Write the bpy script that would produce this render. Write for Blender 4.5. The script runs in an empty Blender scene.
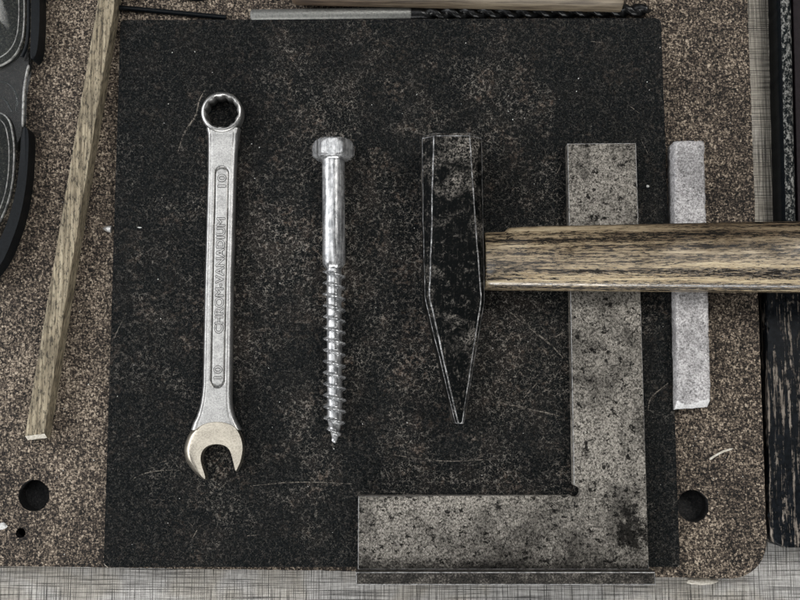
import bpy, bmesh, math, random
from mathutils import Vector, noise as mnoise
from mathutils.geometry import tessellate_polygon

random.seed(7)
SC = bpy.context.scene
COL = SC.collection
MM = 0.001

# ------------------------------------------------------------------ camera
F = 1000.0                                   # focal length in pixels of an 800 px wide frame
TILT = math.atan(0.115)
DC = 357.0                                   # mm from the lens to the black board
ZB = 4.0                                     # top of the black board (mm); top of the chipboard is 0
CT, ST = math.cos(TILT), math.sin(TILT)
CAM = Vector((0.0, -DC * ST, ZB + DC * CT))
cd = bpy.data.cameras.new('camera'); cam = bpy.data.objects.new('camera', cd); COL.objects.link(cam)
cam.location = CAM * MM; cam.rotation_euler = (TILT, 0, 0)
cd.sensor_width = 36; cd.lens = 36 * F / 800.0; cd.clip_start = 0.01; cd.clip_end = 20
SC.camera = cam


def P(x, y, z=0.0):
    """real position (mm) of a point seen at photo pixel x, y lying at height z"""
    dx, dy = (x - 400.0) / F, -(y - 300.0) / F
    d = Vector((dx, dy * CT + ST, dy * ST - CT))
    return CAM + d * ((z - CAM.z) / d.z)


# ------------------------------------------------------------------ light
SC.view_settings.view_transform = 'Standard'; SC.view_settings.look = 'None'
SC.view_settings.exposure = -0.08; SC.view_settings.gamma = 1.0
w = bpy.data.worlds.new('World'); SC.world = w; w.use_nodes = True
w.node_tree.nodes['Background'].inputs[0].default_value = (0.90, 0.95, 1.0, 1)
w.node_tree.nodes['Background'].inputs[1].default_value = 0.09


def area(name, loc, target, sx, sy, power, col=(1, 1, 1)):
    d = bpy.data.lights.new(name, 'AREA'); d.shape = 'RECTANGLE'; d.size = sx; d.size_y = sy
    d.energy = power; d.color = col
    o = bpy.data.objects.new(name, d); COL.objects.link(o); o.location = loc
    o.rotation_euler = (Vector(target) - Vector(loc)).to_track_quat('-Z', 'Y').to_euler()
    return o


area('window_light_left', (-0.75, 0.10, 0.34), (0, 0, 0), 0.9, 0.4, 6.4, (0.98, 0.98, 1.0))
area('window_light_right', (0.55, 0.45, 0.90), (0.15, 0.08, 0), 0.4, 0.3, 0.55, (1.0, 0.97, 0.93)).data.spread = math.radians(42)
area('window_light_front', (-0.06, -0.78, 0.25), (0, 0, 0), 1.1, 0.16, 8.0, (1, 0.99, 0.97))
area('ceiling_light', (-0.50, 0.20, 1.10), (-0.1, 0, 0), 0.95, 1.2, 7.0, (1, 1, 1))


# ------------------------------------------------------------------ material helper
class M:
    def __init__(s, name):
        s.m = bpy.data.materials.new(name); s.m.use_nodes = True
        s.t = s.m.node_tree; s.b = s.t.nodes['Principled BSDF']
        tc = s.t.nodes.new('ShaderNodeTexCoord')
        v = s.t.nodes.new('ShaderNodeVectorMath'); v.operation = 'SCALE'; v.inputs['Scale'].default_value = 1000
        s.t.links.new(tc.outputs['Object'], v.inputs[0]); s.co = v.outputs[0]      # object space in mm

    def link(s, a, inp):
        if isinstance(a, (int, float)):
            inp.default_value = a
        elif isinstance(a, tuple):
            inp.default_value = a if len(a) == 4 or inp.type == 'VECTOR' else (*a, 1)
        else:
            s.t.links.new(a, inp)

    def map(s, scale=(1, 1, 1), rot=0.0, loc=(0, 0, 0), vec=None):
        n = s.t.nodes.new('ShaderNodeMapping'); s.link(vec or s.co, n.inputs[0])
        n.inputs['Scale'].default_value = scale; n.inputs['Rotation'].default_value = (0, 0, rot)
        n.inputs['Location'].default_value = loc
        return n.outputs[0]

    def noise(s, scale, detail=3, rough=0.55, dist=0.0, vec=None, out=0):
        n = s.t.nodes.new('ShaderNodeTexNoise'); s.link(vec or s.co, n.inputs['Vector'])
        n.inputs['Scale'].default_value = scale; n.inputs['Detail'].default_value = detail
        n.inputs['Roughness'].default_value = rough; n.inputs['Distortion'].default_value = dist
        return n.outputs[out]

    def voro(s, scale, feature='F1', vec=None, out='Distance', rnd=1.0):
        n = s.t.nodes.new('ShaderNodeTexVoronoi'); n.feature = feature
        s.link(vec or s.co, n.inputs['Vector']); n.inputs['Scale'].default_value = scale
        n.inputs['Randomness'].default_value = rnd
        return n.outputs[out]

    def ramp(s, fac, stops):
        n = s.t.nodes.new('ShaderNodeValToRGB'); s.link(fac, n.inputs[0]); e = n.color_ramp.elements
        while len(e) < len(stops): e.new(0.5)
        for el, (p, c) in zip(e, stops):
            el.position = p
            el.color = (c, c, c, 1) if isinstance(c, (int, float)) else (*c, 1)
        return n.outputs[0]

    def math(s, op, a, b=0.0, clamp=False):
        n = s.t.nodes.new('ShaderNodeMath'); n.operation = op; n.use_clamp = clamp
        s.link(a, n.inputs[0]); s.link(b, n.inputs[1]); return n.outputs[0]

    def mix(s, fac, a, b, mode='MIX'):
        n = s.t.nodes.new('ShaderNodeMix'); n.data_type = 'RGBA'; n.blend_type = mode
        s.link(fac, n.inputs[0]); s.link(a, n.inputs[6]); s.link(b, n.inputs[7]); return n.outputs[2]

    def sep(s, v=None):
        n = s.t.nodes.new('ShaderNodeSeparateXYZ'); s.link(v or s.co, n.inputs[0]); return n.outputs

    def warp(s, scale, amount):
        n = s.t.nodes.new('ShaderNodeVectorMath'); n.operation = 'MULTIPLY_ADD'
        c = s.noise(scale, 2, out=1)
        s.link(c, n.inputs[0]); n.inputs[1].default_value = (amount,) * 3; s.link(s.co, n.inputs[2])
        return n.outputs[0]

    def bump(s, h, dist=0.2, strength=1.0):
        n = s.t.nodes.new('ShaderNodeBump'); s.link(h, n.inputs['Height'])
        n.inputs['Distance'].default_value = dist * MM; n.inputs['Strength'].default_value = strength
        s.t.links.new(n.outputs[0], s.b.inputs['Normal'])

    def set(s, color=None, rough=None, metal=None, spec=None, **k):
        if color is not None: s.link(color, s.b.inputs['Base Color'])
        if rough is not None: s.link(rough, s.b.inputs['Roughness'])
        if metal is not None: s.link(metal, s.b.inputs['Metallic'])
        if spec is not None: s.link(spec, s.b.inputs['Specular IOR Level'])
        for a, v in k.items(): s.link(v, s.b.inputs[a])
        return s.m


# ------------------------------------------------------------------ materials
def mat_cloth():
    m = M('woven_oilcloth')
    a1 = m.noise(1, 2, 0.6, vec=m.map((2.2, 0.03, 1)))
    a2 = m.noise(1, 2, 0.6, vec=m.map((0.03, 2.2, 1), loc=(31, 7, 0)))
    b1 = m.noise(1, 2, 0.6, vec=m.map((3.0, 0.10, 1), loc=(3, 17, 0)))
    b2 = m.noise(1, 2, 0.6, vec=m.map((0.10, 3.0, 1), loc=(9, 1, 0)))
    l1 = m.ramp(a1, [(0.38, 0.0), (0.48, 1.0)]); l2 = m.ramp(a2, [(0.38, 0.0), (0.48, 1.0)])
    g = m.math('MULTIPLY', l1, l2)
    fine = m.ramp(m.math('ADD', m.math('MULTIPLY', b1, 0.5), m.math('MULTIPLY', b2, 0.5)), [(0.40, 0.0), (0.60, 1.0)])
    f = m.math('ADD', m.math('MULTIPLY', g, 0.58), m.math('MULTIPLY', fine, 0.42))
    c = m.ramp(f, [(0.05, (0.04, 0.04, 0.038)), (0.38, (0.17, 0.165, 0.157)), (0.68, (0.325, 0.318, 0.305)), (1.0, (0.53, 0.52, 0.50))])
    st = m.ramp(m.noise(0.045, 3, 0.6, 0.5), [(0.40, 0.0), (0.62, 1.0)])
    st = m.math('ADD', st, m.math('MULTIPLY', m.math('ADD', m.sep()[1], 60.0), 0.006), True)
    c = m.mix(m.math('MULTIPLY', st, 0.75), c, (0.78, 0.72, 0.60), 'MULTIPLY')
    d = m.ramp(m.noise(0.9, 4, 0.7), [(0.30, 0.45), (0.48, 1.0)])
    c = m.mix(0.55, c, d, 'MULTIPLY')
    m.bump(f, 0.12)
    return m.set(c, 0.55, 0.0, 0.4)


def mat_chip(dark=False):
    m = M('chipboard_hole_shade' if dark else 'chipboard')
    c1 = m.voro(2.3, vec=m.map((1, 0.5, 1), 0.5, vec=m.warp(1.4, 0.6)), out='Color')
    c2 = m.voro(2.7, vec=m.map((0.5, 1, 1), -0.3, vec=m.warp(1.1, 0.7)), out='Color')
    r1, r2 = m.sep(c1)[0], m.sep(c2)[1]
    n = m.noise(2.2, 3, 0.7, 1.0)
    f = m.math('ADD', m.math('ADD', m.math('MULTIPLY', r1, 0.26), m.math('MULTIPLY', r2, 0.26)), m.math('MULTIPLY', n, 0.75))
    f = m.math('SUBTRACT', f, 0.03)
    big = m.noise(0.035, 6, 0.72)
    f = m.math('ADD', f, m.math('MULTIPLY', m.math('SUBTRACT', big, 0.5), 0.45))
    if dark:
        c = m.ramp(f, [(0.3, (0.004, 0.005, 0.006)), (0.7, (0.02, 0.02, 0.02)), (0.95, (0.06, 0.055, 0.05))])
    else:
        c = m.ramp(f, [(0.44, (0.004, 0.0035, 0.003)), (0.53, (0.021, 0.016, 0.013)), (0.63, (0.076, 0.059, 0.045)),
                       (0.74, (0.205, 0.164, 0.124)), (0.87, (0.52, 0.44, 0.345))])
    m.bump(f, 0.25)
    return m.set(c, 0.75, 0.0, 0.25)


def mat_blackboard():
    m = M('black_hardboard')
    wv = m.warp(0.6, 2.2)
    # fine hair-like scuffs: cell edges broken up by noise, thicker where a broad mask lies
    e1 = m.ramp(m.voro(0.62, 'DISTANCE_TO_EDGE', vec=wv), [(0.0, 1.0), (0.055, 0.0)])
    e2 = m.ramp(m.voro(0.30, 'DISTANCE_TO_EDGE', vec=m.map((1, 1, 1), 0.7, (5, 3, 0), vec=m.warp(0.35, 4.0))), [(0.0, 1.0), (0.022, 0.0)])
    br = m.ramp(m.noise(0.7, 4, 0.7), [(0.47, 0.0), (0.58, 1.0)])
    x, y, z = m.sep()
    ex = m.math('POWER', m.math('DIVIDE', m.math('ADD', x, 2.0), 92.0), 2.0); ey = m.math('POWER', m.math('DIVIDE', m.math('SUBTRACT', y, 2.0), 95.0), 2.0)
    worn = m.math('SUBTRACT', 1.0, m.math('ADD', ex, ey))                     # the middle of the board has seen most use
    broad = m.math('ADD', m.math('MULTIPLY', worn, 0.30), m.math('MULTIPLY', m.math('SUBTRACT', m.noise(0.04, 5, 0.65, 0.4), 0.5), 2.4))
    broad = m.ramp(broad, [(-0.10, 0.20), (0.46, 1.0)])
    hair = m.math('MULTIPLY', m.math('MULTIPLY', m.math('MAXIMUM', e1, e2), br), broad)
    sp = m.ramp(m.noise(2.0, 4, 0.82, 0.5), [(0.565, 0.0), (0.67, 1.0)])
    sp = m.math('MULTIPLY', sp, m.math('ADD', m.math('MULTIPLY', broad, 0.62), 0.24))
    brown = m.ramp(m.noise(0.13, 5, 0.78), [(0.525, 0.0), (0.64, 1.0)])
    brown = m.math('MULTIPLY', brown, m.math('MULTIPLY', br, broad))
    smu = m.ramp(m.noise(0.075, 6, 0.75, 0.8), [(0.47, 0.0), (0.66, 1.0)])
    g = m.noise(1.2, 4, 0.7)
    c = m.ramp(g, [(0.30, (0.0012, 0.0018, 0.0022)), (0.70, (0.0105, 0.012, 0.0128))])
    c = m.mix(m.math('MULTIPLY', smu, m.math('MULTIPLY', broad, 0.35)), c, (0.050, 0.040, 0.034))
    c = m.mix(m.math('MULTIPLY', brown, 0.75), c, (0.115, 0.085, 0.065))
    c = m.mix(m.math('MULTIPLY', sp, 0.80), c, (0.30, 0.275, 0.24))
    c = m.mix(m.math('MULTIPLY', hair, 0.85), c, (0.32, 0.295, 0.26))
    m.bump(m.math('ADD', g, m.math('MULTIPLY', sp, 0.4)), 0.10)
    return m.set(c, 0.8, 0.0, 0.03)


def mat_scratch():
    m = M('pale_scratch')
    n = m.ramp(m.noise(0.9, 5, 0.85), [(0.45, 0.0), (0.58, 1.0)])
    return m.set(m.mix(n, (0.008, 0.008, 0.008), (0.20, 0.18, 0.155)), 0.8, 0, 0.05)


def mat_boardedge():
    m = M('worn_board_edge')
    n = m.ramp(m.noise(0.8, 3, 0.7), [(0.42, 0.0), (0.66, 1.0)])
    return m.set(m.mix(n, (0.06, 0.056, 0.05), (0.36, 0.33, 0.28)), 0.7, 0, 0.3)


def mat_steel_plate():
    m = M('pitted_grey_steel')
    pit = m.ramp(m.noise(1.5, 5, 0.8), [(0.43, 0.0), (0.53, 1.0)])
    pit2 = m.ramp(m.noise(0.42, 5, 0.72, 0.2), [(0.392, 0.0), (0.44, 1.0)])
    stain = m.ramp(m.noise(0.045, 6, 0.72, 0.5), [(0.40, 0.28), (0.56, 1.0)])
    x, y, z = m.sep()                                                        # old oil stain near the corner, dirt plus painted shade along the flange
    dx = m.math('DIVIDE', m.math('SUBTRACT', x, 18.5), 6.0); dy = m.math('DIVIDE', m.math('ADD', y, 2.0), 10.0)
    d = m.math('ADD', m.math('MULTIPLY', dx, dx), m.math('MULTIPLY', dy, dy))
    d = m.math('ADD', d, m.math('MULTIPLY', m.math('SUBTRACT', m.noise(0.30, 6, 0.8), 0.5), 6.5))
    blot = m.ramp(d, [(0.25, 0.07), (0.95, 1.0)])
    e = m.math('ADD', m.math('DIVIDE', m.math('ADD', y, 16.0), 9.0), m.math('MULTIPLY', m.math('SUBTRACT', m.noise(0.5, 5, 0.8), 0.5), 1.8))
    cor = m.ramp(e, [(0.05, 0.12), (0.55, 1.0)])
    gl = m.noise(1, 4, 0.8, vec=m.map((2.6, 1.5, 2.0)))
    c = m.ramp(gl, [(0.36, (0.15, 0.138, 0.118)), (0.5, (0.30, 0.28, 0.247)), (0.68, (0.64, 0.60, 0.535))])
    for f, k in ((pit, 0.80), (pit2, 0.93), (stain, 0.85), (blot, 0.97), (cor, 0.9)):
        c = m.mix(k, c, f, 'MULTIPLY')
    m.bump(m.math('ADD', pit, gl), 0.06)
    r = m.math('ADD', m.math('MULTIPLY', m.math('SUBTRACT', 1.0, pit), 0.25), 0.46)
    return m.set(c, r, 0.0, 0.10)


def mat_steel_edge():
    m = M('bright_steel_edge')
    n = m.ramp(m.noise(0.7, 3, 0.7), [(0.35, 0.08), (0.60, 0.42)])
    return m.set(n, 0.45, 0.6)


def mat_flange():
    m = M('dark_stained_steel')
    n = m.math('ADD', m.math('MULTIPLY', m.noise(1.6, 5, 0.8), 0.6), m.math('MULTIPLY', m.noise(0.25, 5, 0.75), 0.4))
    c = m.ramp(n, [(0.42, (0.006, 0.006, 0.006)), (0.52, (0.035, 0.032, 0.028)), (0.62, (0.19, 0.175, 0.155))])
    m.bump(n, 0.08)
    return m.set(c, 0.6, 0.0, 0.1)


def mat_chrome(name, lo, hi, rough, grain=2.2):
    m = M(name)
    n = m.noise(grain, 4, 0.7); b = m.noise(0.25, 4, 0.65)
    c = m.mix(0.6, m.ramp(n, [(0.38, lo), (0.60, hi)]), m.ramp(b, [(0.33, 0.55), (0.6, 1.0)]), 'MULTIPLY')
    m.bump(n, 0.018)
    return m.set(c, m.math('ADD', m.math('MULTIPLY', b, 0.18), rough - 0.09), 0.9)


def mat_zinc():
    m = M('zinc_plate')
    n = m.noise(0.5, 4, 0.65); st = m.noise(1, 3, 0.65, vec=m.map((0.9, 0.05, 0.9))); sp = m.ramp(m.noise(0.8, 5, 0.8), [(0.36, 0.25), (0.44, 1.0)])
    c = m.ramp(n, [(0.40, (0.33, 0.34, 0.35)), (0.58, (0.63, 0.635, 0.64))])
    c = m.mix(0.75, c, m.ramp(st, [(0.40, 0.30), (0.54, 1.0)]), 'MULTIPLY'); c = m.mix(0.7, c, sp, 'MULTIPLY')
    m.bump(n, 0.012)
    return m.set(c, m.math('ADD', 0.14, m.math('MULTIPLY', st, 0.25)), 0.66, 0.5)


def mat_hammer():
    m = M('black_forged_steel')
    z = m.noise(0.075, 3, 0.6, 0.4)
    y = m.sep()[1]
    top = m.ramp(m.math('DIVIDE', y, 100.0), [(0.15, 0.0), (0.55, 1.0)])       # poll end is more worn
    zz = m.math('ADD', z, m.math('MULTIPLY', top, 0.13))
    patch = m.ramp(zz, [(0.56, 0.0), (0.74, 1.0)])
    f = m.ramp(m.noise(1.2, 6, 0.85, 0.6), [(0.485, 0.0), (0.60, 1.0)])
    sp = m.ramp(m.noise(0.55, 6, 0.88, 0.4), [(0.56, 0.0), (0.66, 1.0)])
    s2 = m.ramp(m.noise(1, 5, 0.8, vec=m.map((1.5, 0.11, 1.0), 0.05)), [(0.58, 0.0), (0.67, 1.0)])
    k = m.math('ADD', m.math('MULTIPLY', patch, m.math('MULTIPLY', f, 0.75)), m.math('MULTIPLY', sp, 0.30))
    k = m.math('ADD', k, m.math('MULTIPLY', m.math('MULTIPLY', s2, f), 0.40), True)
    c = m.mix(k, (0.0012, 0.0018, 0.002), (0.44, 0.405, 0.36))
    m.bump(m.math('ADD', f, m.noise(0.6, 3)), 0.03)
    return m.set(c, m.math('ADD', 0.42, m.math('MULTIPLY', k, 0.2)), 0.0, 0.05)


def mat_hammeredge():
    m = M('bare_worn_edge')
    n = m.ramp(m.noise(0.35, 6, 0.85), [(0.40, 0.010), (0.50, 0.11), (0.62, 0.46)])
    return m.set(n, 0.5, 0.2)


def mat_handle():
    m = M('ash_handle')
    wv = m.map((0.010, 0.42, 0.42), vec=m.warp(0.05, 1.0))
    g1 = m.noise(1.0, 3, 0.6, 0.2, vec=wv)                                                   # growth rings
    g2 = m.noise(1.0, 5, 0.85, vec=m.map((0.16, 2.6, 2.6), loc=(0, 5, 0), vec=m.warp(0.06, 0.5)))   # fibres
    d1 = m.math('ADD', m.noise(1, 4, 0.8, vec=m.map((0.30, 2.3, 2.3), loc=(7, 0, 0), vec=m.warp(0.06, 0.5))), m.math('MULTIPLY', m.math('SUBTRACT', g1, 0.5), 0.55))
    dash = m.ramp(d1, [(0.465, 0.0), (0.495, 1.0)])                                           # open pores crowd the early wood
    f = m.math('ADD', m.math('MULTIPLY', g1, 0.40), m.math('MULTIPLY', g2, 0.60))
    c = m.ramp(f, [(0.38, (0.060, 0.042, 0.028)), (0.46, (0.20, 0.150, 0.095)), (0.52, (0.33, 0.262, 0.165)), (0.61, (0.55, 0.46, 0.31))])
    x, y, z = m.sep()
    # hand grime and painted shade: upper grip, stronger away from the head
    gy = m.ramp(m.math('ADD', m.math('MULTIPLY', m.math('ADD', y, 12.0), 0.0417), m.math('MULTIPLY', m.math('SUBTRACT', m.noise(0.06, 4, 0.65), 0.5), 0.7)), [(0.30, 0.0), (0.75, 1.0)])
    gx = m.ramp(m.math('DIVIDE', x, 100.0), [(0.05, 0.28), (0.75, 1.0)])
    gr = m.math('MULTIPLY', m.math('MULTIPLY', gy, gx), 0.80)
    c = m.mix(0.93, c, dash, 'MULTIPLY')
    c = m.mix(gr, c, (0.22, 0.19, 0.17), 'MULTIPLY')
    m.bump(m.math('ADD', f, dash), 0.025)
    return m.set(c, m.math('ADD', m.math('ADD', 0.13, m.math('MULTIPLY', gy, 0.45)), m.math('MULTIPLY', m.math('SUBTRACT', 1.0, f), 0.22)), 0.0, m.math('SUBTRACT', 1.0, m.math('MULTIPLY', gy, 0.85)))


def mat_stick():
    m = M('raw_softwood')
    wv = m.map((1.0, 0.035, 1.0), 0.155)
    g = m.noise(1.2, 4, 0.7, 0.4, vec=wv)
    sp = m.ramp(m.noise(1, 4, 0.75, vec=m.map((1.1, 0.30, 1.0), 0.155, (4, 2, 0))), [(0.40, 0.0), (0.50, 1.0)])
    dirt = m.ramp(m.noise(0.09, 4, 0.7), [(0.38, 0.45), (0.55, 1.0)])
    c = m.ramp(g, [(0.36, (0.11, 0.09, 0.06)), (0.5, (0.26, 0.218, 0.148)), (0.64, (0.42, 0.365, 0.262))])
    c = m.mix(0.75, c, sp, 'MULTIPLY'); c = m.mix(0.6, c, dirt, 'MULTIPLY')
    m.bump(g, 0.12)
    return m.set(c, 0.7, 0, 0.3)


def simple(name, lo, hi, scale=1.5, rough=0.5, metal=0.0, spec=0.4, bump=0.05, rng=(0.35, 0.65), **k):
    m = M(name); n = m.noise(scale, 4, 0.7)
    m.bump(n, bump)
    return m.set(m.ramp(n, [(rng[0], lo), (rng[1], hi)]), rough, metal, spec, **k)


def mat_stone():
    m = M('pale_stone')
    n = m.noise(1.6, 4, 0.75); s = m.ramp(m.noise(0.75, 4, 0.75), [(0.38, 0.0), (0.47, 1.0)])
    c = m.ramp(n, [(0.38, (0.22, 0.212, 0.215)), (0.5, (0.42, 0.41, 0.412)), (0.62, (0.64, 0.63, 0.63))])
    c = m.mix(0.55, c, s, 'MULTIPLY')
    b = m.ramp(m.noise(0.08, 5, 0.7), [(0.40, 0.45), (0.58, 1.0)])
    c = m.mix(0.7, c, b, 'MULTIPLY')
    m.bump(n, 0.12)
    return m.set(c, 0.8, 0, 0.1)


def mat_peel():
    m = M('peeling_black_paint')
    p = m.noise(1, 5, 0.72, 0.5, vec=m.map((0.62, 0.045, 0.5)))
    q = m.noise(0.42, 5, 0.75)
    f = m.math('ADD', m.math('MULTIPLY', p, 0.72), m.math('MULTIPLY', q, 0.28))
    k = m.ramp(f, [(0.53, 0.0), (0.565, 1.0)])
    wood = m.ramp(m.noise(1, 5, 0.75, vec=m.map((1.8, 0.16, 1.8))), [(0.36, (0.05, 0.043, 0.038)), (0.55, (0.19, 0.165, 0.14)), (0.75, (0.36, 0.32, 0.28))])
    blk = m.ramp(m.noise(0.8, 4), [(0.4, (0.002, 0.003, 0.004)), (0.7, (0.008, 0.010, 0.013))])
    m.bump(m.math('SUBTRACT', 1.0, k), 0.18)
    return m.set(m.mix(k, blk, wood), m.math('ADD', 0.4, m.math('MULTIPLY', k, 0.4)), 0, 0.10)


def mat_rail():
    m = M('scuffed_black_metal')
    k = m.ramp(m.noise(0.95, 5, 0.8, vec=m.map((1, 0.6, 1))), [(0.49, 0.0), (0.59, 1.0)])
    c = m.mix(k, (0.003, 0.005, 0.006), (0.26, 0.26, 0.245)); m.bump(k, 0.1)
    return m.set(c, 0.6, 0, 0.08)


def mat_glass(name, col, rough):
    m = M(name)
    n = m.noise(0.25, 4, 0.7); m.bump(n, 0.01)
    return m.set(col, m.math('ADD', m.math('MULTIPLY', n, 0.04), rough), 0, 0.5, **{'Transmission Weight': 0.93, 'IOR': 1.25})


CLOTH, CHIP, HOLE, BOARD, SCR, BEDGE = mat_cloth(), mat_chip(), mat_chip(True), mat_blackboard(), mat_scratch(), mat_boardedge()
PLATE, PEDGE, FLANGE = mat_steel_plate(), mat_steel_edge(), mat_flange()
CHROME = mat_chrome('satin_chrome', (0.31, 0.31, 0.305), (0.53, 0.525, 0.51), 0.36)
JAWM = mat_chrome('polished_jaw', (0.36, 0.33, 0.275), (0.50, 0.46, 0.385), 0.28, 1.6)
LETTER = mat_chrome('stamped_letter', (0.20, 0.20, 0.195), (0.55, 0.54, 0.52), 0.42)
GROOVE = mat_chrome('groove_chrome', (0.13, 0.13, 0.125), (0.34, 0.335, 0.32), 0.5)  # darker tone along the groove around the slot
OUTLINE = simple('letter_outline', (0.012, 0.012, 0.012), (0.06, 0.058, 0.055), 1.2, 0.7)
ZINC = mat_zinc()
HAMMER, HEDGE, HANDLE = mat_hammer(), mat_hammeredge(), mat_handle()
STICK = mat_stick()
BROKEN = simple('broken_wood', (0.35, 0.32, 0.26), (0.72, 0.69, 0.62), 1.2, 0.8)
STONE = mat_stone()
FRESH = simple('fresh_chip', (0.42, 0.42, 0.425), (0.74, 0.74, 0.74), 1.5, 0.85)
PEEL, RAIL = mat_peel(), mat_rail()
BLACK = simple('black_plastic', (0.002, 0.003, 0.004), (0.006, 0.008, 0.010), 1.0, 0.35, 0, 0.12)
PURPLE = simple('dark_purple_brown', (0.008, 0.0055, 0.007), (0.014, 0.010, 0.0125), 0.7, 0.6, 0, 0.15)
CLEAR = mat_glass('clear_lens', (0.36, 0.39, 0.39), 0.0)
SMOKE = mat_glass('clear_bridge', (0.24, 0.25, 0.25), 0.04)
RIMC = simple('clear_rim_edge', (0.06, 0.06, 0.058), (0.34, 0.34, 0.32), 0.6, 0.2, 0, 0.7)
SHANKM = simple('grey_drill_shank', (0.14, 0.143, 0.135), (0.24, 0.243, 0.23), 1.2, 0.5, 0.55)
OXIDE = simple('black_oxide', (0.006, 0.007, 0.008), (0.03, 0.03, 0.03), 1.0, 0.28, 0.6)
RODW = mat_stick()
CRUMB = simple('pale_crumb', (0.42, 0.42, 0.40), (0.8, 0.8, 0.78), 1.0, 0.8)
NAILM = simple('dull_nail_metal', (0.22, 0.22, 0.21), (0.62, 0.62, 0.60), 1.4, 0.45, 0.6)


# ------------------------------------------------------------------ object helpers
def finish(name, bm, mats, parent=None, origin=None, smooth=30):
    """bm is in mm, world coordinates; origin (mm) becomes the object's or its parent's base"""
    o_mm = Vector(origin) if origin is not None else Vector((0, 0, 0))
    for v in bm.verts: v.co = (v.co - o_mm) * MM
    bmesh.ops.recalc_face_normals(bm, faces=bm.faces)
    me = bpy.data.meshes.new(name); bm.to_mesh(me); bm.free()
    for m in (mats if isinstance(mats, (list, tuple)) else [mats]): me.materials.append(m)
    if smooth:
        for p in me.polygons: p.use_smooth = True
        me.set_sharp_from_angle(angle=math.radians(smooth))
    o = bpy.data.objects.new(name, me); COL.objects.link(o)
    if parent: o.parent = parent
    else: o.location = o_mm * MM
    return o


def thing(name, base, label, cat, group=None):
    o = bpy.data.objects.new(name, None); o.empty_display_size = 0.01; COL.objects.link(o)
    o.location = Vector(base) * MM; return tag(o, label, cat, group)


def tag(o, label, cat, group=None):
    o['label'] = label; o['category'] = cat
    if group: o['group'] = group
    return o


def lerp(a, b, t): return a + (b - a) * t


def interp(tab, x):
    if x <= tab[0][0]: return tab[0][1]
    for (x0, y0), (x1, y1) in zip(tab, tab[1:]):
        if x <= x1: return lerp(y0, y1, (x - x0) / (x1 - x0))
    return tab[-1][1]


def catmull(pts, n=6, closed=True):
    out = []; N = len(pts)
    rng = range(N) if closed else range(N - 1)
    for i in rng:
        g = (lambda k: pts[k % N]) if closed else (lambda k: pts[max(0, min(N - 1, k))])
        p0, p1, p2, p3 = (Vector(g(i + k)) for k in (-1, 0, 1, 2))
        for j in range(n):
            t = j / n
            out.append(0.5 * ((2 * p1) + (p2 - p0) * t + (2 * p0 - 5 * p1 + 4 * p2 - p3) * t * t + (3 * p1 - p0 - 3 * p2 + p3) * t ** 3))
    if not closed: out.append(Vector(pts[-1]))
    return out


def roughen(poly, step, amp, freq=0.3):
    """resample a closed outline of mm points and let its edge waver"""
    out = []
    for i, a in enumerate(poly):
        b = poly[(i + 1) % len(poly)]; a, b = Vector(a[:2]), Vector(b[:2])
        n = max(1, int((b - a).length / step)); t = b - a
        nr = Vector((-t.y, t.x)).normalized() if t.length > 1e-6 else Vector((0, 0))
        for k in range(n):
            p = a + t * k / n
            s = amp * (mnoise.noise((p.x * freq, p.y * freq, 3)) + 0.5 * mnoise.noise((p.x * freq * 4, p.y * freq * 4, 9)))
            out.append(p + nr * s if k else p)
    return out


def arc_corner(c, r, a0, a1, n=6):
    return [(c[0] + r * math.cos(math.radians(lerp(a0, a1, k / n))), c[1] + r * math.sin(math.radians(lerp(a0, a1, k / n)))) for k in range(n + 1)]


def prism(poly, z0, z1, bevel=0.0, seg=2, mat=-1, holes=()):
    bm = bmesh.new()
    if holes:
        loops = [poly] + list(holes)
        tri = tessellate_polygon([[Vector((p[0], p[1], 0)) for p in l] for l in loops])
        flat = [p for l in loops for p in l]
        top = [bm.verts.new((p[0], p[1], z1)) for p in flat]
        bot = [bm.verts.new((p[0], p[1], z0)) for p in flat]
        for t in tri:
            try: bm.faces.new([top[i] for i in t])
            except ValueError: pass
        k = 0
        for l in loops:
            n = len(l)
            for i in range(n):
                a, b = k + i, k + (i + 1) % n
                bm.faces.new((top[a], top[b], bot[b], bot[a]))
            k += n
        return bm
    top = [bm.verts.new((p[0], p[1], z1)) for p in poly]; bot = [bm.verts.new((p[0], p[1], z0)) for p in poly]
    n = len(poly)
    bm.faces.new(top); bm.faces.new(bot[::-1])
    for i in range(n): bm.faces.new((top[i], bot[i], bot[(i + 1) % n], top[(i + 1) % n]))
    if bevel:
        bm.edges.ensure_lookup_table()
        es = [e for e in bm.edges if all(abs(v.co.z - z1) < 1e-6 for v in e.verts)]
        bmesh.ops.bevel(bm, geom=es, offset=bevel, segments=seg, profile=0.5, affect='EDGES', material=mat, clamp_overlap=True)
    return bm


def loft(rings, cap=True, closed=True):
    bm = bmesh.new(); vs = [[bm.verts.new(p) for p in r] for r in rings]; n = len(rings[0])
    for a, b in zip(vs, vs[1:]):
        for i in range(n if closed else n - 1):
            bm.faces.new((a[i], a[(i + 1) % n], b[(i + 1) % n], b[i]))
    if cap:
        bm.faces.new(vs[0][::-1]); bm.faces.new(vs[-1])
    return bm


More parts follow.
